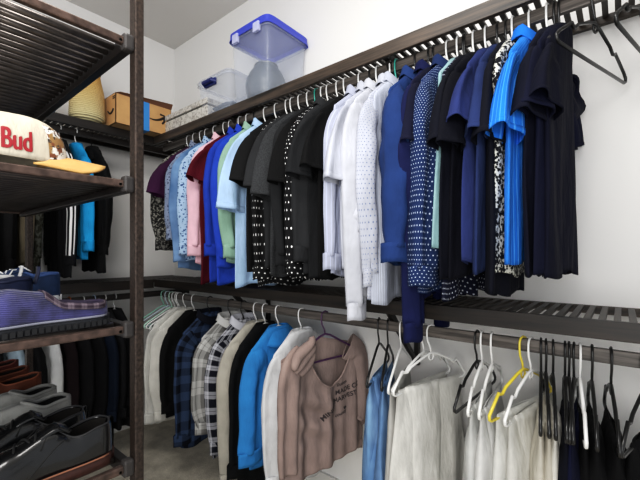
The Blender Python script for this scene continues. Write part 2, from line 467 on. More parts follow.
U(188,264,'long',256, fabric('e6bcc8'), 'dress_shirt', 'pale pink long sleeve shirt beside the light blue floral shirt', 'shirt', GU, WH, 'white hanger holding the pale pink shirt', collar=True)
U(194,283,'short',181, fabric('560d1c'), 'polo_shirt', 'dark red short sleeve shirt between the pink and royal blue shirts', 'shirt', GU, WH, 'white hanger holding the dark red shirt')
U(203,283,'long',256, fabric('2442a4'), 'dress_shirt', 'royal blue long sleeve shirt with a cuff, next to the dark red shirt', 'shirt', GU, WH, 'white hanger holding the first royal blue shirt', collar=True)
U(211,284,'long',268, fabric('2748b0'), 'dress_shirt', 'second royal blue long sleeve shirt next to the sage green shirt', 'shirt', GU, WH, 'white hanger holding the second royal blue shirt', collar=True)
U(219,262,'long',258, fabric('8fae9c'), 'dress_shirt', 'sage green long sleeve shirt right of the royal blue shirts', 'shirt', GU, BK, 'black hanger holding the sage green shirt', collar=True)
U(228,287,'short',210, fabric('a9c6e6'), 'dress_shirt', 'pale sky blue short sleeve shirt between sage green and black', 'shirt', GU, WH, 'white hanger holding the pale sky blue shirt', collar=True, fw=.01, r0=.08)
U(240,270,'short',184, black1, 'tee_shirt', 'black short sleeve tee just right of the pale sky blue shirt', 'shirt', GU, WH, 'white hanger holding the black tee beside the sky blue shirt')
U(251,287,'long',280, fabric('151516','dots','e8e8e8',1.05), 'dress_shirt', 'black shirt with white polka dots, left one of the two', 'shirt', GU, WH, 'white hanger holding the left black polka dot shirt')
U(254,270,'short',190, charc, 'polo_shirt', 'charcoal short sleeve polo in the black section, first from the left', 'shirt', GU, WH, 'white hanger holding the first charcoal polo')
U(262,276,'short',197, fabric('303133','heather','47494b'), 'polo_shirt', 'heather charcoal short sleeve polo in the middle of the black section', 'shirt', GU, WH, 'white hanger holding the heather charcoal polo')
U(271,272,'long',266, fabric('222325'), 'dress_shirt', 'dark grey long sleeve shirt right of the heather charcoal polo', 'shirt', GU, WH, 'white hanger holding the dark grey long sleeve shirt')
U(279,275,'short',185, black2, 'polo_shirt', 'black polo squeezed left of the right polka dot shirt', 'shirt', GU, TE, 'teal hanger holding the black polo in the black section')
U(287,281,'long',276, fabric('121214','dots','efefef',1.0), 'dress_shirt', 'black shirt with white polka dots, right one of the two', 'shirt', GU, WH, 'white hanger holding the right black polka dot shirt')
U(294,272,'long',262, charc, 'dress_shirt', 'charcoal long sleeve shirt with cuff near the white shirts', 'shirt', GU, WH, 'white hanger holding the charcoal long sleeve shirt', collar=True)
U(301,277,'short',178, fabric('1d1e20'), 'polo_shirt', 'dark charcoal wide short sleeve polo, second from the white shirts', 'shirt', GU, WH, 'white hanger holding the wide dark charcoal polo', fw=.02)
U(311,279,'short',170, black2, 'tee_shirt', 'black tee directly left of the white shirts', 'shirt', GU, WH, 'white hanger holding the black tee left of the white shirts')
U(324,276,'long',270, fabric('a9adbf','pinstripe','b9bfd6',.8), 'dress_shirt', 'pale lavender striped long sleeve shirt, leftmost of the white group', 'shirt', GU, WH, 'white hanger holding the pale lavender striped shirt', collar=True)
U(335,270,'short',182, fabric('b4b7c2'), 'dress_shirt', 'white short sleeve shirt right of the lavender striped shirt', 'shirt', GU, BK, 'black hanger holding the white short sleeve shirt', collar=True)
white_shirt = U(345,298,'long',322, fabric('bfc1c9'), 'dress_shirt', 'bright white long sleeve shirt with its sleeve hanging past the shelf', 'shirt', GU, WH, 'white hanger holding the bright white shirt', collar=True, r1=.045)
U(360,300,'long',288, fabric('b8bbc6','dots','6d7ba0',.55), 'dress_shirt', 'white shirt with tiny blue dots beside the blue dress shirt', 'shirt', GU, WH, 'white hanger holding the tiny dot shirt', collar=True)
U(366,305,None,0, fabric('b2b6c4','stripe','c3cad8',.8), 'dress_shirt', 'white shirt with faint stripes, last of the white group', 'shirt', GU, TE, 'teal hanger holding the faint striped white shirt', collar=True)
U(378,264,'long',262, fabric('243c6c'), 'dress_shirt', 'medium blue long sleeve dress shirt right of the white shirts', 'shirt', GU, BK, 'black hanger holding the medium blue dress shirt', rot=-8, collar=True, r0=.09, r1=.075, srx=2.1, xo=.04)
U(403,300,'long',345, fabric('141a44'), 'dress_shirt', 'indigo shirt whose cuffed sleeve hangs below the shelf edge', 'shirt', GU, BK, 'black hanger holding the indigo shirt', collar=True, r1=.048)
U(404,270,'short',146, fabric('12142c'), 'polo_shirt', 'dark navy short sleeve polo over the blue dotted shirt', 'shirt', GU, BK, 'black hanger holding the navy polo by the dotted shirt', r0=.075, fw=-.02)
U(411,292,'long',286, fabric('1e3058','dots','b8c4dc',.5), 'dress_shirt', 'slate blue long sleeve shirt covered with small white dots', 'shirt', GU, WH, 'white hanger holding the slate blue dotted shirt', rot=-8, collar=True, r0=.085, r1=.06, srx=1.5, xo=.01, placket=True)
U(433,245,None,0, fabric('8fb0b4'), 'dress_shirt', 'pale aqua shirt peeking between the dotted shirt and navy polos', 'shirt', GU, WH, 'white hanger holding the pale aqua shirt')
U(435,300,None,0, fabric('12152a','dots','c9cfdd',.8), 'dress_shirt', 'black navy shirt with small pale dots left of the navy polos', 'shirt', GU, BK, 'black hanger holding the black navy dotted shirt')
U(440,277,'short',146, navy2, 'polo_shirt', 'very dark navy polo, first right of the dotted shirts', 'shirt', GU, BK, 'black hanger holding the first very dark navy polo', fw=-.01)
U(448,278,'short',148, navyD, 'polo_shirt', 'very dark navy polo, second right of the dotted shirts', 'shirt', GU, WH, 'white hanger holding the second very dark navy polo', fw=-.01)
U(461,262,'short',126, slate, 'polo_shirt', 'slate violet blue polo with curled short sleeve', 'shirt', GU, WH, 'white hanger holding the slate violet blue polo')
U(473,272,'short',136, slate2, 'polo_shirt', 'dusty blue polo right of the slate violet one', 'shirt', GU, BK, 'black hanger holding the dusty blue polo', fw=-.02)
U(483,298,'short',140, navy2, 'polo_shirt', 'long dark navy polo hanging lowest, left of the floral shirt', 'shirt', GU, BK, 'black hanger holding the lowest hanging navy polo', fw=-.02)
U(490,277,'short',118, fabric('dcdcd4','leopard','14151c',.75), 'dress_shirt', 'black and white small floral shirt beside the bright blue striped shirt', 'shirt', GU, WH, 'white hanger holding the black and white floral shirt', fw=-.07)
U(503,262,'short',133, fabric('2374d6','pinstripe','4f9cf0',.8), 'polo_shirt', 'bright blue striped short sleeve polo among the navy shirts', 'shirt', GU, WH, 'white hanger holding the bright blue striped polo', collar=True, rot=-6)
U(523,277,'short',118, navy1, 'polo_shirt', 'navy polo directly right of the bright blue polo', 'shirt', GU, WH, 'white hanger holding the navy polo right of bright blue', fw=-.02)
U(532,277,'short',112, fabric('0d1028'), 'polo_shirt', 'deep indigo navy polo, second from the right end', 'shirt', GU, BK, 'black hanger holding the second navy polo from the right', fw=-.02)
U(540,277,'short',104, fabric('0a0c20'), 'polo_shirt', 'wide dark navy polo, rightmost on the upper rod', 'shirt', GU, BK, 'black hanger holding the rightmost navy polo', rot=-4, r0=.09, slen2=.05, W=.165)
# empty hangers
add_hanger((kx(595)*RY, RY, ZRU), radians(-18), BK, 'large empty black hanger on the upper rod right of the navy polos', kind='notched', hw=.215)
add_hanger((kx(642)*RY, RY, ZRU), radians(-14), BK, 'empty black hanger at the right edge of the upper rod', kind='notched', hw=.21)
# the white shirt's rolled sleeve bundle
def blob(name, loc, r, mat, label, cat, group=None, parent=None):
    m = MB()
    def fn(u, v):
        a = 2*pi*u; b = pi*v; k = 1+.12*sin(4*a+9*v)+.1*sin(7*b+2*a)
        return (r[0]*k*sin(b)*cos(a), r[1]*k*sin(b)*sin(a), r[2]*k*cos(b))
    m.grid(fn, 28, 20, True); o = m.obj(name, mat, parent); o.location = loc
    if label: tag(o, label, cat, group)
    return o

rs = blob('rolled_sleeve', (0,0,0), (.028,.040,.062), fabric('bfc1c9'), None, None, None, white_shirt); rs.location = (.028, -.165, -.60)
# ---- lower right row
def Lp(px, rot=0, L=.2):
    return place(px, rot, L)
GL = 'clothes on the lower right rod'
def LG(hookpx, hem, sl, spy, mat, name, label, hcol, hlab, rot=0, **kw):
    rot = rot+random.uniform(-2,2); hx, fx, fy = place(hookpx, rot); loc = (hx, RY, ZRL); rz = radians(rot)
    hemd = ZRL-zat(hem, fx, fy); sd = ZRL-zat(spy, fx, fy)-.172 if spy else .2
    garment(name, label, 'shirt', GL, loc, rz, mat, hemd, sl, max(.1, sd-(.05 if sl=='long' else 0)), **kw)
    add_hanger(loc, rz, hcol, hlab, hw=.150, dr=.080)
def LD(hookpx, drop, mat, name, label, hcol, hlab, rot=5, kind='plain', cat='trousers', **kw):
    loc = (kx(hookpx)*RY, RY, ZRL); rz = radians(rot)
    draped(name, label, cat, GL, loc, rz, mat, drop, **kw); add_hanger(loc, rz, hcol, hlab, kind=kind)
crm = fabric('d8d6cf')
LD(172, .75, fabric('9c9d9c'), 'trousers', 'pale grey trousers folded on a hanger, leftmost beside the rack post', 'c9ead9', 'pale mint hanger holding the leftmost pale grey trousers', 0, T=.03, w=.15)
LD(178, .80, fabric('d6d6d2'), 'trousers', 'white trousers folded on a hanger second from the rack post', WH, 'white hanger holding the white trousers near the rack post', 0, w=.16)
add_hanger((kx(164)*RY, RY, ZRL), radians(2), '9fd8c4', 'pale teal empty hanger in the crowded left end of the lower rod')
add_hanger((kx(168)*RY, RY, ZRL), radians(-3), 'c8d6e0', 'pale blue empty hanger in the crowded left end of the lower rod')
add_hanger((kx(175)*RY, RY, ZRL), radians(-3), WH, 'white empty hanger in the crowded left end of the lower rod')
LG(144, 428, 'long', 425, fabric('d2d1cc'), 'sweater', 'long white sweater in a narrow strip left of the cream cardigan', WH, 'white hanger holding the long white sweater', T=.01)
LG(150, 424, 'long', 424, crm, 'sweater', 'cream cardigan directly left of the plain black long shirt', WH, 'white hanger holding the cream cardigan', T=.010)
LG(158, 420, 'long', 415, fabric('0c0c0d'), 'long_shirt', 'plain black long sleeve shirt left of the navy buffalo plaid', WH, 'white hanger holding the plain black long shirt', T=.035, xo=.01)
LG(173, 452, 'long', 448, fabric('111522','plaid','364868',.8), 'flannel_shirt', 'navy and black buffalo plaid flannel with a long hanging sleeve', BK, 'black hanger holding the navy buffalo plaid flannel', collar=True, collarmat=fabric('0e111c'))
LG(191, 432, 'long', 437, fabric('7e7d7b','check','c4c4c2',1.2), 'flannel_shirt', 'light grey plaid flannel shirt facing outward', BK, 'black hanger holding the light grey plaid flannel', rot=-5, collar=True, placket=True, r1=.06)
LG(206, 460, 'long', 458, fabric('12141f','check','b8b9c0',.7), 'flannel_shirt', 'dark navy and white plaid flannel right of the light grey one', BK, 'black hanger holding the dark navy and white plaid flannel', collar=True)
LG(218, 500, 'long', 490, fabric('b2aea4'), 'sweater', 'beige knit top showing as a narrow strip beside the black coat', WH, 'white hanger holding the beige knit top')
LG(228, 510, 'long', 480, fabric('0c0d0f'), 'long_shirt', 'black long coat between the beige knit and bright blue top', WH, 'white hanger holding the black long coat', T=.03)
LG(241, 474, 'long', 468, fabric('3585c4'), 'hoodie', 'bright sky blue hooded top on the lower rod', WH, 'white hanger holding the bright sky blue hooded top', hood=True, r0=.085, r1=.065)
LG(263, 505, 'long', 495, fabric('d6d7d9'), 'long_shirt', 'white long sleeve top left of the taupe top', WH, 'white hanger holding the white long sleeve top', rot=-3, r1=.06)

# taupe scoop neck top
def taupe():
    hx = kx(325)*RY; rz = radians(-10); t = thing('scoop_neck_top', 'taupe scoop neck top with black lettering and a bunched cowl', 'shirt', (hx, RY, ZRL), rz)
    mat = fabric('978680'); hw = .235; H = -.67
    def fx(y, z):        # front surface
        d = max(0, -z-.15)
        a = .022+.010*sin(38*y+2)*min(1,d*4)+.006*sin(80*y+1.3)*min(1,d*4)
        # diagonal drape folds on the left side
        q = (y+.06)*.55+(z+.40)
        a += .014*sin(q*55)*math.exp(-((y+.09)/.11)**2)*math.exp(-((z+.43)/.12)**2)
        return a
    def zt(y):
        s_ = abs(y)/hw
        neck = -.112-.060*s_
        return neck
    def ztf(y):
        if y < -.115 or y > .155: return zt(y)-.008
        u = (y+.115)/.27; return -.125-.20*sin(pi*u)**.62
    m = MB()
    def front(u, v):
        y = lerp(-hw, hw, u); z0 = ztf(y); z1 = H-.015*sin(14*y)-.05*max(0,-y/hw)+.05*max(0,y/hw)
        z = lerp(z0, z1, v); e = sqrt(max(0, 1-(abs(y)/hw)**4))
        return (fx(y, z)*e, y*(1+.03*v), z)
    def back(u, v):
        y = lerp(-hw, hw, u); z = lerp(zt(y), H-.01, v); e = sqrt(max(0, 1-(abs(y)/hw)**4))
        return ((-.02+.006*sin(30*y))*e, y*(1+.03*v), z)
    m.grid(front, 90, 60); m.grid(back, 60, 30, flip=True); m.obj('body', mat, t, solid=.002)
    # neckline band
    b = MB(); pts = []
    for i in range(31):
        y = lerp(-.115, .155, i/30); z = ztf(y); pts.append((fx(y, z)*sqrt(max(0,1-(abs(y)/hw)**4))+.001, y, z))
    b.tube(pts, .0045, 6); b.obj('neckline', mat, t)
    for s in (-1, 1):
        fn, cen = sleeve_mesh(s, 77, .225, .50 if s < 0 else .40, True, ztop=-.125, r0=.075, r1=.05, fw=-.01)
        b = MB(); b.grid(lambda u, v: (lambda p: (p[0]+.012, p[1], p[2]))(fn(u, v)), 28, 34, True); b.obj('sleeve', mat, t, solid=.002)
    # bunched cowl roll at the left shoulder
    b = MB()
    for k in range(3):
        P = []
        for i in range(18):
            a = i/17
            P.append((.035+.012*k+.006*sin(9*a), -.150+.045*sin(a*3.6+k*.7)-.01*k, -.115-.115*a+.018*k))
        b.tube(P, [.012+.010*sin(pi*i/17) for i in range(18)], 12)
    b.obj('cowl', mat, t)
    # lettering printed on the front
    tm = plain('print_black', '3a3132', .8)
    def lettering(txt, size, y0, z0, ang, nm='lettering'):
        cu = bpy.data.curves.new(nm, 'FONT'); cu.body = txt; cu.size = size; cu.offset = size*.02
        tmp = bpy.data.objects.new('tmp', cu); COL.objects.link(tmp); dg = bpy.context.evaluated_depsgraph_get(); dg.update()
        me = bpy.data.meshes.new_from_object(tmp.evaluated_get(dg)); bpy.data.objects.remove(tmp)
        ca, sa = cos(ang), sin(ang); y0 -= .02; z0 -= .075
        for v in me.vertices:
            a, b_ = v.co.x, v.co.y; y = y0+a*ca-b_*sa; z = z0+a*sa+b_*ca
            e = sqrt(max(0, 1-(abs(y)/hw)**4)); v.co = (fx(y, z)*e+.004, y*(1+.03*.4), z)
        me.materials.append(tm); o = bpy.data.objects.new(nm, me); COL.objects.link(o); o.parent = t
    lettering('MINIMA', .031, -.010, -.392, radians(40))
    lettering('illusion', .02, .075, -.262, radians(10))
    lettering('MADE CO', .030, .07, -.300, radians(10))
    lettering('HARVEST', .029, .062, -.335, radians(10))
    lettering('county', .022, .07, -.400, radians(14))
    hb = MB(); pts = []
    for i in range(20):
        a = 2*pi*i/20; yy = .0009*16*sin(a)**3; zz = .0009*(13*cos(a)-5*cos(2*a)-2*cos(3*a)-cos(4*a))
        y = .10+yy*.7; z = -.440+zz*.7; pts.append((fx(y, z)+.005, y, z))
    hb.v = pts; hb.f = [tuple(range(20))]; hb.obj('heart_print', tm, t, False)
    add_hanger((hx, RY, ZRL), rz, PU, 'dark purple hanger holding the taupe top')
taupe()
# light denim garments on black wire hangers
LD(379, .66, fabric('5f83ad','denim','93b3d3'), 'jeans', 'light washed denim jeans on a black hanger right of the taupe top', BK, 'black hanger holding the light washed jeans, left of two', 17, w=.14, T=.03)
LD(388, .66, fabric('4a6a92','denim','7795b8'), 'jeans', 'mid blue washed jeans behind the pale trousers', BK, 'black hanger holding the mid blue jeans', 22, w=.15, T=.025, w1=.2)
# pale trousers on two white hangers
LD(401, .75, fabric('b3b2ae'), 'trousers', 'pale grey trousers partly hidden left of the wide off white trousers', WH, 'white hanger holding the partly hidden pale grey trousers', 14, w=.16, T=.03, w1=.2)
LD(424, .80, fabric('c9c8c3'), 'trousers', 'off white trousers draped over the first of two white hangers', WH, 'white notched hanger, left of the overlapping pair above the trousers', -8, 'notched', w=.16, T=.03, w1=.21)
LD(431, .80, fabric('d0cfca'), 'trousers', 'wide off white trousers draped over the second white hanger', WH, 'white notched hanger, right of the overlapping pair above the trousers', -19, 'notched', w=.165, T=.025, w1=.24, amp=.02)
def LE(px, drop, c, name, label, hc, hl, rot=0, kind='notched', **kw):
    kw.setdefault('T', .032); kw.setdefault('amp', .018)
    LD(px, drop, fabric(c), name, label, hc, hl, rot, kind, **kw)
add_hanger((kx(477)*RY, RY, ZRL), radians(-3), BK, 'empty black hanger left of the white shirts at the lower rod', kind='notched')
LE(482, .74, 'c6c7c5', 'linen_shirt', 'white linen shirt folded on a hanger, first right of the empty black hanger', WH, 'white hanger holding the first white linen shirt', 4, cat='shirt', w=.15, w1=.18)
LE(492, .74, 'd2d2d0', 'linen_shirt', 'white linen shirt folded on a hanger left of the yellow hanger', WH, 'white hanger holding the second white linen shirt', 4, cat='shirt', w=.16, w1=.19)
LE(523, .76, 'cfcfcb', 'linen_shirt', 'white shirt hanging from the yellow hanger', YE, 'yellow hanger among the white shirts', -16, cat='shirt', w=.15, w1=.21)
LE(531, .76, 'cbcac4', 'linen_shirt', 'off white shirt directly right of the yellow hanger', WH, 'white hanger right of the yellow hanger', -10, cat='shirt', w=.16, w1=.2)
LE(541, .74, 'c0bcb1', 'trousers', 'cream trousers on a black hanger, left of the cream group', BK, 'black hanger with cream trousers, first right of the yellow one', 8, w=.16)
LE(546, .74, 'bab5a9', 'trousers', 'cream trousers on a black hanger, middle of the cream group', BK, 'black hanger with cream trousers, second right of the yellow one', 10, w=.16)
LE(553, .74, 'cfcdc5', 'trousers', 'cream trousers on a black hanger, right of the cream group', BK, 'black hanger with cream trousers, third right of the yellow one', 9, w=.16)
LE(565, .74, '090b18', 'trousers', 'dark navy trousers, first right of the cream trousers', BK, 'black hanger holding the first dark navy trousers', 7, w=.16, T=.045)
LE(569, .74, '0c0f26', 'trousers', 'navy blue trousers left of the lone white hanger', BK, 'black hanger holding the middle navy trousers', 8, w=.16)
LE(574, .74, '0e1230', 'trousers', 'navy trousers beside the lone white hanger', BK, 'black hanger holding the navy trousers by the lone white hanger', 2, w=.16)
LE(580, .74, '08080a', 'trousers', 'black trousers hanging from the lone white hanger', WH, 'lone white hanger among the black hangers on the right', 8, w=.15)
LE(592, .74, '0c0c0e', 'trousers', 'black trousers right of the lone white hanger', BK, 'black hanger holding the black trousers right of the white hanger', 6, w=.15, T=.05)
LE(611, .74, '08080a', 'trousers', 'black trousers second from the right edge', BK, 'black hanger holding the black trousers second from the right edge', 6, w=.14, T=.05)
LE(644, .74, '070709', 'trousers', 'black trousers at the right edge of the lower rod', BK, 'tilted black hanger at the right edge of the lower rod', -14, w=.12, T=.05, w1=.14)

# ---- left wall rods (hanger plane along x)
GA = 'clothes on the left wall rods'
def A(y, zr, hem, sl, sle, mat, name, label, hcol, hlab, rot=0, **kw):
    loc = (RX, y, zr); rz = radians(-90+rot)
    garment(name, label, 'shirt' if name != 'track_jacket' else 'jacket', GA, loc, rz, mat, hem, sl, sle, **kw); add_hanger(loc, rz, hcol, hlab, hw=.150, dr=.080)
A(.86, ZRU, .84, 'long', .52, fabric('0f0f10'), 'hooded_sweater', 'black hooded sweater right of the cyan top on the left wall', BK, 'black hanger holding the black hooded sweater', hood=True)
A(.775, ZRU, .76, 'long', .5, fabric('1f9bd6'), 'sweater', 'bright cyan blue top on the left wall rod', WH, 'white hanger holding the cyan blue top')
A(.695, ZRU, .86, 'long', .58, fabric('17181b'), 'track_jacket', 'black track jacket with three white sleeve stripes', WH, 'white hanger holding the striped track jacket', stripes=plain('stripe_white', 'e8e8e8', .7))
A(.535, ZRU, .86, 'long', .58, fabric('3f403a','leopard','17170f',1.3), 'patterned_shirt', 'mottled dark grey patterned shirt on the left wall rod', BK, 'black hanger holding the mottled patterned shirt')
A(.50, ZRU, .80, 'long', .56, fabric('5a5242'), 'field_shirt', 'olive khaki shirt showing as a thin strip on the left wall', BK, 'black hanger holding the olive khaki shirt')
for i, y in enumerate((.43, .35, .27, .19)):
    A(y, ZRU, .92, 'long', .6, fabric('0c0c0d'), 'coat', ['black coat just left of the khaki shirt on the left wall','black coat second left of the khaki shirt','black coat third left of the khaki shirt','black coat fourth left of the khaki shirt'][i], BK, ['black hanger of the coat beside the khaki shirt','black hanger of the second coat past the khaki shirt','black hanger of the third coat past the khaki shirt','black hanger of the fourth coat past the khaki shirt'][i], T=.035)
lows = [(.99,'101012','black','c8c8c8','white'),(.93,'141416','charcoal black',WH,'white'),(.87,'111a2a','dark midnight navy','b9c9dc','pale blue'),(.81,'0e0e10','jet black',WH,'white'),
        (.74,'121214','soft black','b8602c','orange wooden'),(.67,'1a1113','black burgundy',BK,'black'),(.60,'cfd0d0','white',WH,'white'),(.52,'101012','dull black',BK,'black'),(.44,'9fb0bc','pale blue grey',BK,'black'),(.36,'0f0f10','deep black',BK,'black')]
pos = ['nearest the corner','second from the corner','third from the corner','fourth from the corner','fifth from the corner','sixth from the corner','seventh from the corner','eighth from the corner','ninth from the corner','tenth from the corner']
for i, (y, c, nm, hc, hn) in enumerate(lows):
    A(y, ZRL, .8 if i not in (6, 8) else .42, 'long', .5 if i not in (6,8) else .3, fabric(c), 'long_shirt', '%s garment on the lower left rod, %s' % (nm, pos[i]), hc, '%s hanger on the lower left rod, %s' % (hn, pos[i]), T=.03, rot=8)

# ------------------------------------------------------------------ shoe rack
RKX0, RKX1, RKY0, RKY1 = -1.79, -.868, .07, .388
rk = thing('shoe_rack', 'dark bronze metal shoe rack with slatted tiers at the left', 'shoe rack', (RKX1, RKY1, 0))
def loc_(m):  # parts are written in world metres, then moved to the thing's base
    m.v = [(v[0]-RKX1, v[1]-RKY1, v[2]) for v in m.v]; return m
for (x, y) in ((RKX1,RKY1),(RKX0,RKY1),(RKX1,RKY0),(RKX0,RKY0)):
    p = MB(); p.box(x-.03, x, y, y+.021, 0, 2.15); loc_(p).obj('post', BRONZE, rk, False, .003)
TIERS = [1.742, 1.417, 1.085, .768, .45, .14]
for z in TIERS:
    d = MB()
    d.box(RKX0, RKX1-.004, RKY1-.022, RKY1-.002, z-.018, z+.012); d.box(RKX0, RKX1-.004, RKY0, RKY0+.02, z-.018, z+.012)
    sh = loc_(d).obj('tier_frame', BRONZED, rk, False, .002)
    for (ex0, ex1) in ((RKX1-.020, RKX1-.004), (RKX0, RKX0+.018)):
        e = MB(); e.box(ex0, ex1, RKY0+.02, RKY1-.022, z-.008, z+.009)
        loc_(e).obj('end_rail', plain('worn_rail', '54453e', .35, .4, noise=.35, nscale=60), sh, False, .003)
    s_ = MB(); x = RKX0+.035
    while x < RKX1-.03:
        s_.tube([(x, RKY0+.02, z+.004), (x, RKY1-.024, z+.004)], .0085, 8); x += .033
    loc_(s_).obj('slats', SLATM, sh)
    for (x, y) in ((RKX1-.004,RKY1),(RKX1-.004,RKY0+.02)):
        c = MB(); c.box(x-.020, x+.004, y-.024, y, z-.019, z+.019); co = loc_(c).obj('corner_joint', GREYP, sh, False, .006)
        c = MB(); c.tube([(x-.003, y-.030, z-.002),(x+.000, y-.030, z-.002)], .0035, 10); loc_(c).obj('screw', plain('screw_steel','bbbbbb',.3,1), co)

# ------------------------------------------------------------------ shoes  (local: x width, y: heel at 0, toe at -L, z up)
def shoe(name, label, group, x, yheel, z, kind, cu, cs, L=.29, W=.047, lining='111111', rz=0, lace=None, H=.07, edge=None, mat=None):
    t = thing(name, label, 'shoe', (x, yheel, z), rz, group)
    m = mat or plain('shoe_'+cu+kind, cu, .25 if kind == 'oxford' else .7, spec=.6 if kind == 'oxford' else .3, noise=.15, bump=.15 if kind != 'oxford' else .05, nscale=60, coat=.5 if kind == 'oxford' else 0)
    heelh = .022 if kind in ('oxford',) else (.020 if kind == 'slipper' else .028)
    def hw(s):
        w = W*prof(s, [(0,.66),(.2,.74),(.42,.70),(.68,1.0),(.85,.88),(1,.5)])
        if s < .1: w *= sqrt(max(0, 1-(1-s/.1)**2))
        if s > .86: w *= sqrt(max(0.0, 1-((s-.86)/.14)**2))
        return max(w, .0008)
    if kind == 'slipper': hp = [(0,.030),(.12,.028),(.30,.034),(.44,.062),(.6,.070),(.8,.058),(1,.03)]; op = (.03,.42)
    elif kind == 'oxford': hp = [(0,.070),(.1,.068),(.25,.060),(.38,.082),(.6,.066),(.8,.046),(1,.026)]; op = (.02,.36)
    elif kind == 'loafer': hp = [(0,.07),(.12,.064),(.3,.060),(.42,.082),(.6,.066),(.8,.046),(1,.026)]; op = (.02,.40)
    else: hp = [(0,.070),(.1,.070),(.22,.064),(.36,.080),(.6,.072),(.8,.054),(1,.03)]; op = (.02,.36)
    def top(s): return heelh+prof(s, hp)*(H/.07)
    def opn(s):   # half-width of the foot opening, as a fraction of hw
        if s <= op[0] or s >= op[1]: return 0
        q = (s-op[0])/(op[1]-op[0]); return .86*max(0, min(1, (q/.08)**.5, ((1-q)/.45)**.5))
    def pt(s, ang, out=0, nm=1):
        w = hw(s)+out; h = top(s)-heelh+out
        c, sn = cos(ang), sin(ang)
        x_ = w*(abs(c)**.62)*(1 if c > 0 else -1)*(1+.07*sn*(1-sn)*4*.5)
        z_ = heelh+h*(min(1, sn/nm)**.8 if sn > 0 else 0)
        return (x_, -s*L, z_)
    NS = 46
    b = MB()
    def half(sd):
        def fn(u, v):
            s = v; o = opn(s)
            amax = pi/2 if o <= 0 else math.acos(min(1, o**(1/.62)))
            a = u*amax
            p = pt(s, a, 0, sin(amax)); return (sd*p[0], p[1], p[2])
        return fn
    b.grid(half(1), 14, NS, uv=(L,.1)); b.grid(half(-1), 14, NS, flip=True, uv=(L,.1))
    up = b.obj('upper', m, t, solid=.003)
    # insole / lining
    li = MB(); li.grid(lambda u, v: ((u-.5)*2*hw(.02+.6*v)*.9, -(.01+.6*v)*L, heelh+.006+.014*(v-.2)**2), 4, 14)
    li.obj('insole', plain('lining_'+lining, lining, .9), t)
    ln = MB()
    for sd in (1,-1):
        def lf(u, v, sd=sd):
            s = op[0]+.004+(op[1]-op[0]-.01)*v; o = opn(s); am = math.acos(min(1, o**(1/.62))) if o > 0 else pi/2
            p = pt(s, u*am, -.0035, sin(am)); return (sd*p[0], p[1], p[2])
        ln.grid(lf, 10, 26)
    ln.obj('lining', plain('lining_'+lining, lining, .9), t)
    # rim around the opening
    rm = MB(); P = []
    for i in range(25):
        s = op[0]+(op[1]-op[0])*i/24; o = max(.0001, opn(s)); a = math.acos(min(1, o**(1/.62))) if opn(s) > 0 else pi/2; P.append(pt(s, a, .0005, sin(a)))
    P2 = [(-p[0], p[1], p[2]) for p in P[::-1]]
    rm.tube(P+P2[1:-1], .0022 if kind in ('oxford','loafer') else .005, 6, True)
    rm.obj('collar', plain('rim_'+(edge or cu), edge or cu, .6), t)
    # sole
    so = MB()
    def sf(u, v):
        s = .0+1.0*u if 1 else 0; return None
    ext = .005 if kind in ('oxford','loafer') else .004
    def solering(s, k):
        w = hw(max(.004, min(.996, s)))+ext
        return w
    def lift(s): return .012*max(0, (s-.75)/.25)**2
    def solg(sd):
        def fn(u, v):
            s = -.012+1.03*v; w = solering(s, 0)
            if v < .03: w *= .6
            z0 = 0 + lift(s) if kind != 'oxford' and kind != 'loafer' else (0 if s < .27 else .012*min(1,(s-.27)/.05))*0+lift(s)
            zz = [z0, z0, heelh*.5, heelh+.004, heelh+.004][int(round(u*4))]; ww = [0, w*.96, w*1.0, w, 0][int(round(u*4))]
            return (sd*ww, -s*L, zz)
        return fn
    so.grid(solg(1), 4, 40); so.grid(solg(-1), 4, 40, flip=True)
    so.obj('sole', plain('sole_'+cs, cs, .6, noise=.2, nscale=80), t)
    if kind == 'slipper':
        w_ = MB(); w_.tube([(hw(s)+.006, -s*L, heelh+.003+lift(s)) for s in [i/24 for i in range(1,24)]], .0025, 6); w_.obj('piping', plain('piping_grey','7a7c88',.6), t)
        tr = MB()
        for i in range(22):
            s = .02+.04*i*.98; tr.box(hw(s)+.001, hw(s)+.0075, -s*L-.004, -s*L+.004, .003, .014)
        tr.obj('tread', plain('tread_black', '16171a', .8), t, False)
        fl = MB()
        for sd in (1,-1):
            def ff(u, v, sd=sd):
                s = op[0]+.0+(op[1]-op[0])*v; o = max(opn(s), .0); am = math.acos(min(1, o**(1/.62))) if o > 0 else pi/2
                p = pt(s, am*(.55+.45*u), .003+.003*sin(pi*u), sin(am)); return (sd*p[0], p[1], p[2])
            fl.grid(ff, 8, 26, uv=(.05,.13))
        fl.obj('plaid_trim', fabric('342a35','check','6a6068',.35), t, solid=.003)
    if lace:
        la = MB()
        s0, s1 = op[1]-.05, op[1]+.20
        for i in range(5):
            s = lerp(s0+.03, s1, i/4); P = [pt(s, pi/2+(-.9+1.8*j/8)*(.75), .004) for j in range(9)]
            P = [(hw(s)*.5*(j/4-1), -s*L+.006*(j/4-1)*(1 if i%2 else -1), top(s)+.005-.010*abs(j/4-1)**2) for j in range(9)]
            la.tube(P, .0024, 6)
        for q in (-1, 1):
            la.tube([(q*.004, -s0*L, top(s0)+.008), (q*.022, -s0*L-.008, top(s0)+.018), (q*.034, -s0*L+.004, top(s0)+.008), (q*.018, -s0*L+.012, top(s0)+.004), (q*.004, -s0*L, top(s0)+.008)], .002, 6)
            la.tube([(0, -s0*L, top(s0)+.008), (q*.018, -s0*L-.03, top(s0)+.010), (q*.032, -s0*L-.045, top(s0)-.012)], .002, 6)
        la.obj('laces', plain('lace_'+lace, lace, .8), t)
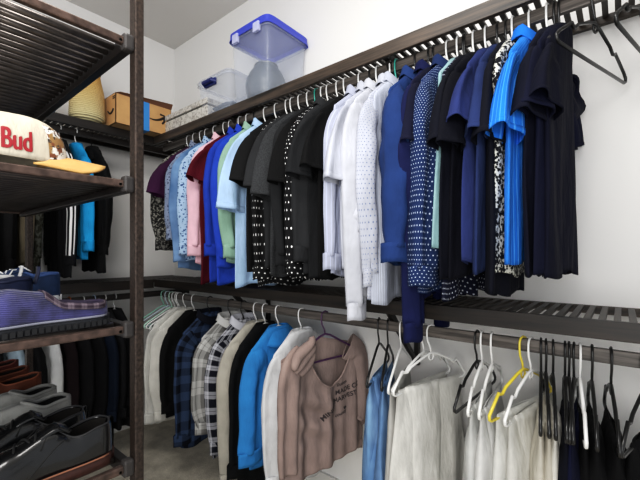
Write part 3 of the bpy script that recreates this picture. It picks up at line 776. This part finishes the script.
        tg = MB(); tg.grid(lambda u, v: ((u-.5)*2*.022, -lerp(s0-.02, s1-.03, v)*L, top(lerp(s0, s1, v))+.001+.012*(1-v)-.010*(2*u-1)**2), 8, 8); tg.obj('tongue', m, t, solid=.003)
    if kind == 'oxford':
        # heel block, welt stitching and quarter seam
        hb = MB(); hb.grid(lambda u, v: ((hw(.12+.0*u)*1.0+.003)*cos(2*pi*u)*1.0, -(.115*L)+(.125*L)*sin(2*pi*u)*-1, -.004+.012*v), 20, 2, True)
        se = MB(); P = []
        for i in range(14):
            q = i/13; s = lerp(.30, .52, q); P.append(pt(s, lerp(1.15, .15, q**.6), .001))
        se.tube(P, .0016, 5); se.obj('seam', plain('seam_black','050505',.5), t)
        se = MB(); se.tube([(-p[0],p[1],p[2]) for p in P], .0016, 5); se.obj('seam', plain('seam_black','050505',.5), t)
        we = MB(); we.tube([(hw(s)+.006, -s*L, heelh+.004+lift(s)) for s in [.02+i/26 for i in range(1,25)]], .0018, 5); we.obj('welt', plain('welt_tan','8a5f49',.6), t)
        st = MB(); st.grid(lambda u, v: ((u-.5)*.018*1.0, .0025+ .0, heelh+.002+v*.07), 2, 6); st.obj('heel_strip', m, t)
    if kind == 'sneaker' and lace == '1b2444':
        tb = MB(); tb.grid(lambda u, v: ((u-.5)*.022, .004+.010*sin(pi*v*.5), heelh+.055+.045*v), 3, 6); tb.obj('heel_tab', plain('tab_'+(edge or cu), edge or cu, .6), t, solid=.004)
    return t
Z3 = 1.085+.0125; Z4 = .768+.0125; GS = 'shoes on the rack tiers'
cord = N('navy_corduroy'); sp_ = cord.n('ShaderNodeSeparateXYZ'); cord.l(cord.tc.outputs['Object'], sp_.inputs[0])
ws = cord.math('SINE', cord.math('MULTIPLY', cord.math('ADD', sp_.outputs[2], cord.math('MULTIPLY', sp_.outputs[1], .18)), 2*pi/.0035))
cord.l(cord.mix(cord.ramp(cord.noise(28, 4), .35, .65), lin('1b1b42'), lin('43427c')), cord.p.inputs['Base Color']); cord.bump(ws, .8, .001); cord.p.inputs['Roughness'].default_value = .8; cord.p.inputs['Sheen Weight'].default_value = .3
shoe('slipper', 'purple blue corduroy slipper with plaid trim at the front edge of the tier', GS, -.935, .352, Z3, 'slipper', '2f3168', '23252b', L=.30, W=.05, lining='4a4046', edge='3a3048', mat=cord.m)
shoe('slipper', 'second purple blue corduroy slipper mostly hidden behind the first', GS, -1.05, .25, Z3, 'slipper', '2f3168', '23252b', L=.30, W=.05, lining='4a4046', edge='3a3048', mat=cord.m)
shoe('sneaker', 'steel blue sneaker with white collar behind the slippers', GS, -1.385, .384, Z3, 'sneaker', '22375c', 'dcdcdc', lining='15161c', edge='3b5a90', lace='e8e8e8')
shoe('sneaker', 'navy blue sneaker with white heel tab directly behind the second slipper', GS, -1.16, .262, Z3, 'sneaker', '1b2444', '1a1a1e', lining='101014', edge='1b2444', lace='1b2444')
shoe('sneaker', 'navy blue sneaker with pale collar between the navy and steel blue sneakers', GS, -1.27, .25, Z3, 'sneaker', '1a2240', '1a1a1e', lining='101014', edge='dcdcdc', lace='1b2444')
shoe('dress_shoe', 'glossy black leather lace up dress shoe at the tier end', GS, -.935, .362, Z4, 'oxford', '0e0f11', '3e1f17', L=.32, H=.072, W=.05, lining='17130f', lace='0c0c0c', edge='2a2a2c')
shoe('dress_shoe', 'second glossy black dress shoe directly behind the first', GS, -1.045, .345, Z4, 'oxford', '0e0f11', '3e1f17', L=.32, H=.072, W=.05, lining='17130f', lace='0c0c0c', edge='2a2a2c')
knit = fabric('8f8f8c','stripe','a7a7a3',.6)
shoe('sneaker', 'light grey knit sneaker with black lining behind the black shoes', GS, -1.155, .345, Z4, 'sneaker', '9a9a97', '8f8f8c', lining='0f0f0f', edge='8f8f8c', lace=None, mat=knit, H=.068)
shoe('sneaker', 'second light grey knit sneaker in front of the brown loafers', GS, -1.265, .342, Z4, 'sneaker', '9a9a97', '8f8f8c', lining='0f0f0f', edge='7f7f7c', lace=None, mat=knit, H=.068)
shoe('loafer', 'brown leather loafer right behind the grey knit sneakers', GS, -1.385, .335, Z4, 'loafer', '5a2b19', '2a1a14', lining='140c08', edge='854425', H=.085)
shoe('loafer', 'brown leather loafer second behind the grey sneakers', GS, -1.495, .33, Z4, 'loafer', '522617', '2a1a14', lining='140c08', edge='74391f', H=.085)
shoe('loafer', 'reddish brown loafer farthest back on the lower shoe tier', GS, -1.61, .325, Z4, 'loafer', '4e1d17', '2a1a14', lining='180c0a', edge='7a3c30', H=.085)

# ------------------------------------------------------------------ cap on the second tier
def cap():
    cy, cx, z0 = .158, -.962, 1.417+.0125
    t = thing('cap', 'cream cap with red lettering and a horse picture beside a tan brim', 'cap', (cx, cy, z0))
    a, b, H = .078, .115, .088
    e = 2.6
    def fn(u, v):
        th = 2*pi*u; ph = pi/2*v
        r = cos(ph)**.28; z = H*sin(ph)**.9*(1+.03*sin(3*th))
        c1, s1 = cos(th), sin(th); e1 = .75
        return (a*r*abs(c1)**e1*(1 if c1>0 else -1), b*r*abs(s1)**e1*(1 if s1>0 else -1), z+.012)
    m = MB(); m.grid(fn, 48, 20, True); m.obj('crown', fabric('c2baa9'), t, solid=.003)
    def sx(y, z):    # surface x of the crown on its camera side
        s_ = min(1, max(0, (z-.012)/H))**(1/.9); c = sqrt(max(0, 1-s_*s_))**.28
        q = max(0, c**2.667-abs(y/b)**2.667); return a*q**.375
    def br(u, v):
        y = lerp(-.088, .088, u)      # across
        w = sqrt(max(0, 1-(y/.091)**2))
        inner = b*.82*w**.6; out = b*.7+.115*w**.7
        return (y, lerp(min(inner,out), out, v), .003+.038*(1-(y/.088)**2)-.006*v)
    m = MB(); m.grid(br, 24, 8); m.obj('brim', plain('tan_brim', 'c39a5c', .7, noise=.08), t, solid=.004)
    red = plain('red_print', '8c1622', .6)
    cu = bpy.data.curves.new('lettering', 'FONT'); cu.body = 'Bud'; cu.size = .060; cu.resolution_u = 6
    tmp = bpy.data.objects.new('tmp', cu); COL.objects.link(tmp); dg = bpy.context.evaluated_depsgraph_get(); dg.update()
    me = bpy.data.meshes.new_from_object(tmp.evaluated_get(dg)); bpy.data.objects.remove(tmp)
    import bmesh
    bm = bmesh.new(); bm.from_mesh(me)
    bmesh.ops.triangulate(bm, faces=bm.faces); bmesh.ops.subdivide_edges(bm, edges=bm.edges, cuts=2, use_grid_fill=True); bm.to_mesh(me); bm.free()
    for v in me.vertices:
        y = -.006+v.co.x*.52; z = .026+v.co.y*.95; v.co = (sx(y, z)+.003, y, z)
    for sh_ in (-.0012, .0012):
        m2 = me.copy()
        for v in m2.vertices: v.co.y += sh_; v.co.z += sh_*.6; v.co.x += .0002
        bmx = bmesh.new(); bmx.from_mesh(me); bmx.from_mesh(m2); bmx.to_mesh(me); bmx.free()
    me.materials.append(red); o = bpy.data.objects.new('lettering', me); COL.objects.link(o); o.parent = t
    P = N('horse_picture'); n1 = P.noise(55, 4); n2 = P.noise(30, 2)
    c = P.mix(P.ramp(n1, .50, .54), lin('e9e6df'), lin('7a4a30')); c = P.mix(P.ramp(n2, .56, .6), c, lin('96754a')); c = P.mix(P.ramp(P.noise(90, 2), .58, .6), c, lin('3a3230'))
    P.l(c, P.p.inputs['Base Color']); P.p.inputs['Roughness'].default_value = .7
    m = MB()
    def pf(u, v):
        th = lerp(-.05, .75, u)*pi/2+.62; z = lerp(.02, .088, v); s_ = min(1, (z-.012)/H)**(1/.9); c_ = sqrt(max(0, 1-s_*s_))**.28
        c1, s1 = cos(th), sin(th)
        return ((a*c_+.003)*abs(c1)**.75*(1 if c1>0 else -1), (b*c_+.003)*abs(s1)**.75, z)
    m.grid(pf, 16, 12); m.obj('picture_patch', P.m, t)
cap()

# ------------------------------------------------------------------ things on the upper shelves
# cardboard box
bx = thing('cardboard_box', 'open cardboard shipping box with dark arrow print and blue tape', 'box', (-2.46, 1.105, ZU), 0)
card = plain('cardboard', 'c79e6c', .8, noise=.06, nscale=15); cardd = plain('cardboard_inside', '6f4a34', .85)
hx_, hy_, hz_ = .125, .175, .18
m = MB()
for (a0,a1,b0,b1) in ((-hx_,hx_,-hy_,-hy_+.004),(-hx_,hx_,hy_-.004,hy_),(-hx_,-hx_+.004,-hy_,hy_),(hx_-.004,hx_,-hy_,hy_)): m.box(a0,a1,b0,b1,0,hz_)
m.box(-hx_,hx_,-hy_,hy_,0,.004); m.obj('carton', card, bx, False)
def flap(p, name='flap'):
    q = MB(); q.v = p; q.f = [(0,1,2,3)]; q.obj(name, cardd, bx, False, solid=.004)
flap([(hx_,-hy_,hz_),(hx_,hy_,hz_),(hx_+.02,hy_,hz_-.0+.03),(hx_+.02,-hy_+.02,hz_+.005)])
flap([(-hx_,-hy_,hz_),(hx_,-hy_,hz_),(hx_-.04,-hy_+.09,hz_+.035),(-hx_+.04,-hy_+.09,hz_+.035)])
flap([(-hx_,hy_,hz_),(hx_,hy_,hz_),(hx_-.02,hy_-.09,hz_+.03),(-hx_+.02,hy_-.09,hz_+.03)])
MB().box(-hx_-.001, hx_+.0015, -.02, .028, -.0005, hz_+.001).obj('blue_tape', plain('blue_tape', '3d8fd6', .5), bx, False)
ink = plain('black_ink', '1c1614', .7)
m = MB(); P = []
for i in range(13):
    a = lerp(-1.0, 1.0, i/12); P.append((hx_+.002, .075+.045*a, .085+.02*a*a*.6+.012*a))
m.tube(P, [.003+.005*i/12 for i in range(13)], 6)
m.obj('arrow_print', ink, bx); m = MB()
m.tube([(hx_+.002,.098,.128),(hx_+.002,.125,.125),(hx_+.002,.125,.085),(hx_+.002,.112,.070)], .006, 6); m.obj('arrow_head_print', ink, bx)
m = MB(); P = [(lerp(.02,.1,i/8), -hy_-.002, .07+.02*((i-4)/4)**2) for i in range(9)]; m.tube(P, .005, 6); m.obj('arrow_print', ink, bx)
for q in (.150, .161): MB().box(.085,.118,-hy_-.0015,-hy_+.001,q,q+.006).obj('dash_print', ink, bx, False)
# woven bag
wv = N('woven_straw'); sp = wv.n('ShaderNodeSeparateXYZ'); wv.l(wv.tc.outputs['Object'], sp.inputs[0])
ww = wv.math('SINE', wv.math('MULTIPLY', sp.outputs[2], 2*pi/.011))
g = wv.ramp(sp.outputs[2], 0, .3)
c = wv.mix(g, lin('e6ddb0'), lin('dca850')); c = wv.mix(wv.math('MULTIPLY', wv.ramp(ww, -.2, -1), .35), c, lin('8a6a30'))
wv.l(c, wv.p.inputs['Base Color']); wv.bump(ww, .8, .003); wv.p.inputs['Roughness'].default_value = .9
bg = thing('woven_bag', 'yellow woven straw bag beside the cardboard box', 'bag', (-2.47, .825, ZU))
m = MB()
def bf(u, v):
    a = 2*pi*u; w = prof(v, [(0,.55),(.08,1.0),(.5,.98),(1,.72)]); th = prof(v, [(0,.5),(.1,1),(1,.6)])
    return (.085*th*cos(a)*(1+.02*sin(5*a)), (.092)*w*sin(a), .30*v-.01*sin(a)**2*0)
m.grid(bf, 36, 24, True); m.obj('bag_body', wv.m, bg, solid=.005)
m = MB(); m.tube([(.051*cos(i*pi/10), .066*sin(i*pi/10), .30) for i in range(20)], .007, 6, True); m.obj('rim', plain('bag_rim_dark', '2c211b', .7), bg)
m = MB(); m.tube([(.03, -.05, .29),(.035,-.045,.36),(.03,0,.40),(.035,.045,.36),(.03,.05,.29)], .006, 8); m.obj('handle', plain('bag_rim_dark', '2c211b', .7), bg)
# folded navy cloth
def folded(name, label, cx, cy, z, sx_, sy_, h, mat, cat='cloth'):
    m = MB()
    for k in range(3):
        z0 = h*k/3
        def fn(u, v, z0=z0, k=k):
            a = 2*pi*u; c, s_ = cos(a), sin(a); e = .35
            r = sin(pi*v)**.3 if 0 < v < 1 else 0
            return (sx_*r*(abs(c)**e)*(1 if c>0 else -1)*(1-.03*k), sy_*r*(abs(s_)**e)*(1 if s_>0 else -1)*(1-.02*k), z0+h/3*(1-cos(pi*v))/2+.003*sin(8*a)*r)
        m.grid(fn, 40, 10, True)
    o = m.obj(name, mat, None); o.location = (cx, cy, z); tag(o, label, cat); return o
folded('folded_cloth', 'folded dark navy cloth left of the woven bag', -2.52, .56, ZU, .12, .10, .12, fabric('23284a'))
# speckled flat boxes
spk = N('granite_speckle'); c = spk.mix(spk.ramp(spk.noise(60, 4), .48, .6), lin('d0cdc6'), lin('a5a19b')); c = spk.mix(spk.ramp(spk.noise(140, 2), .62, .68), c, lin('7a756f'))
spk.l(c, spk.p.inputs['Base Color']); spk.p.inputs['Roughness'].default_value = .6
fb = thing('flat_box', 'grey speckled flat lidded box lying in the corner of the shelf', 'box', (-2.13, 1.38, ZU), 0)
MB().box(-.27,.27,-.14,.14,0,.085).obj('box_base', spk.m, fb, False, .003)
MB().box(-.275,.275,-.145,.145,.093,.125).obj('lid', spk.m, fb, False, .003)
MB().box(-.26,.26,-.13,.13,.085,.093).obj('gap_strip', plain('gap_dark','1d1b1a',.8), fb, False)
# plastic bins
def bin_(label, cx, cy, sx_, sy_, h, bodymat, lidmat, lid, latchmat, tp=.93):
    t = thing('storage_bin', label, 'bin', (cx, cy, ZU), 0)
    def fn(u, v):
        a = 2*pi*u; c, s_ = cos(a), sin(a); e = .22; k = lerp(tp, 1, v)
        return (sx_*k*(abs(c)**e)*(1 if c>0 else -1), sy_*k*(abs(s_)**e)*(1 if s_>0 else -1), .002+h*v)
    m = MB(); m.grid(fn, 48, 6, True); b0 = len(m.v); m.v.append((0,0,.002))
    for i in range(48): m.f.append((i, b0, (i+1)%48))
    m.obj('tub', bodymat, t)
    def rim(z0, z1, k, mat, nm, top=False):
        r = MB(); zs = [z0, z1]
        def rf(u, v):
            a = 2*pi*u; c, s_ = cos(a), sin(a); e = .22
            kk = k if v < .5 else k-.004
            return ((sx_+kk)*(abs(c)**e)*(1 if c>0 else -1), (sy_+kk)*(abs(s_)**e)*(1 if s_>0 else -1), lerp(z0, z1, v))
        r.grid(rf, 48, 2, True)
        if top:
            r.f.append(tuple(range(96, 144)))
        return r.obj(nm, mat, t, smooth=False, solid=.002)
    rim(h-.012, h+.004, .008, bodymat, 'rim')
    if lid:
        rim(h-.004, h+.034, .013, lidmat, 'lid', True)
        r = MB(); r.box(-sx_*.8, sx_*.8, -sy_*.85, sy_*.85, h+.034, h+.046); r.obj('lid_panel', lidmat, t, False, .006)
        for q in (-.55, .55):
            l = MB(); l.box(q*sx_-.022, q*sx_+.022, -sy_-.022, -sy_-.004, h-.035, h+.012); l.obj('latch', latchmat, t, False, .004)
    else:
        rim(h+.004, h+.012, .010, bodymat, 'lid', True)
        l = MB(); l.tube([(-.05,-sy_-.008,h-.035),(-.04,-sy_-.03,h-.03),(.04,-sy_-.03,h-.03),(.05,-sy_-.008,h-.035)], .012, 10); l.box(-.05,.05,-sy_-.018,-sy_-.004,h-.05,h-.014); l.obj('handle', latchmat, t, False, .004)
    return t
clr = clear('milky_plastic', 'd5dcea', .26); lidb = clear('blue_lid_plastic', '4350c4', .94, .35); ltc = clear('latch_plastic', 'c9cdf0', .8)
YB0 = 1.235
bin_('large clear storage bin with a blue lid on the upper shelf', -1.49, YB0+.147, .150, .148, .36, clr, lidb, True, ltc, .9)
bin_('small clear storage bin with a navy handle beside the larger bin', -1.80, YB0+.135, .155, .138, .215, clr, clr, False, plain('navy_plastic', '1a2668', .4), .88)
va = thing('vase', 'round grey blue vase stored inside the large clear bin', 'vase', (-1.50, YB0+.135, ZU+.006))
m = MB(); pr = [(.002,0),(.05,.0),(.08,.02),(.102,.06),(.112,.105),(.108,.145),(.090,.185),(.068,.215),(.062,.228),(.056,.228),(.058,.21)]; m.lathe(pr, 32)
m.obj('vase_body', plain('grey_blue_glaze', '39434c', .35, noise=.12), va)
m = MB(); m.lathe([(.061,.222),(.066,.228),(.063,.234),(.056,.230)], 28); m.obj('lip', plain('grey_blue_glaze', '39434c', .35), va)
folded('folded_cloth', 'folded grey blue cloth inside the small clear bin', -1.79, YB0+.135, ZU+.008, .115, .10, .075, fabric('5d6672'))

# ------------------------------------------------------------------ light, world, camera
def area(loc, target, size, power, col=(1,1,1), sy=None):
    l = bpy.data.lights.new('area', 'AREA'); l.energy = power; l.size = size; l.color = col
    if sy: l.shape = 'RECTANGLE'; l.size_y = sy
    o = bpy.data.objects.new('ceiling_or_fill_light', l); COL.objects.link(o); o.location = loc
    import mathutils
    o.rotation_euler = (mathutils.Vector(target)-mathutils.Vector(loc)).to_track_quat('-Z', 'Y').to_euler()
    return o
area((-.6, .1, 2.75), (-.6, .3, 0), .7, 21, (1,.98,.95))
area((-.2, -.5, 1.9), (-1.0, .3, 2.88), .8, 24, (1,.98,.96))  # added up-facing fill, brightens the ceiling by bounce
area((.4, -.9, 1.7), (-.9, 1.3, 1.2), 1.0, 9, (1,.99,.98))  # added soft fill from behind the camera, not a ceiling lamp
area((.3, -.8, .9), (-1.5, .9, 0), .8, 15, (1,.98,.95))  # added low fill to lift the dark floor, no fixture there
w = bpy.data.worlds.new('world'); bpy.context.scene.world = w; w.use_nodes = True
w.node_tree.nodes['Background'].inputs[0].default_value = (.93,.96,1,1); w.node_tree.nodes['Background'].inputs[1].default_value = .62
cam = bpy.data.cameras.new('cam'); co = bpy.data.objects.new('cam', cam); COL.objects.link(co)
co.location = (0,0,CZ); co.rotation_euler = (radians(90), 0, TH)
cam.sensor_width = 36; cam.lens = 36*FOC/640; cam.shift_y = (HZ-240)/640; cam.clip_start = .02
bpy.context.scene.camera = co
vs = bpy.context.scene.view_settings; vs.view_transform = 'Standard'; vs.look = 'None'; vs.exposure = 0

vs.use_curve_mapping = True
cm = vs.curve_mapping; cv = cm.curves[3]
cv.points[0].location = (0, 0); cv.points[1].location = (1, 1)
cv.points.new(.10, .075); cv.points.new(.45, .475); cm.update()
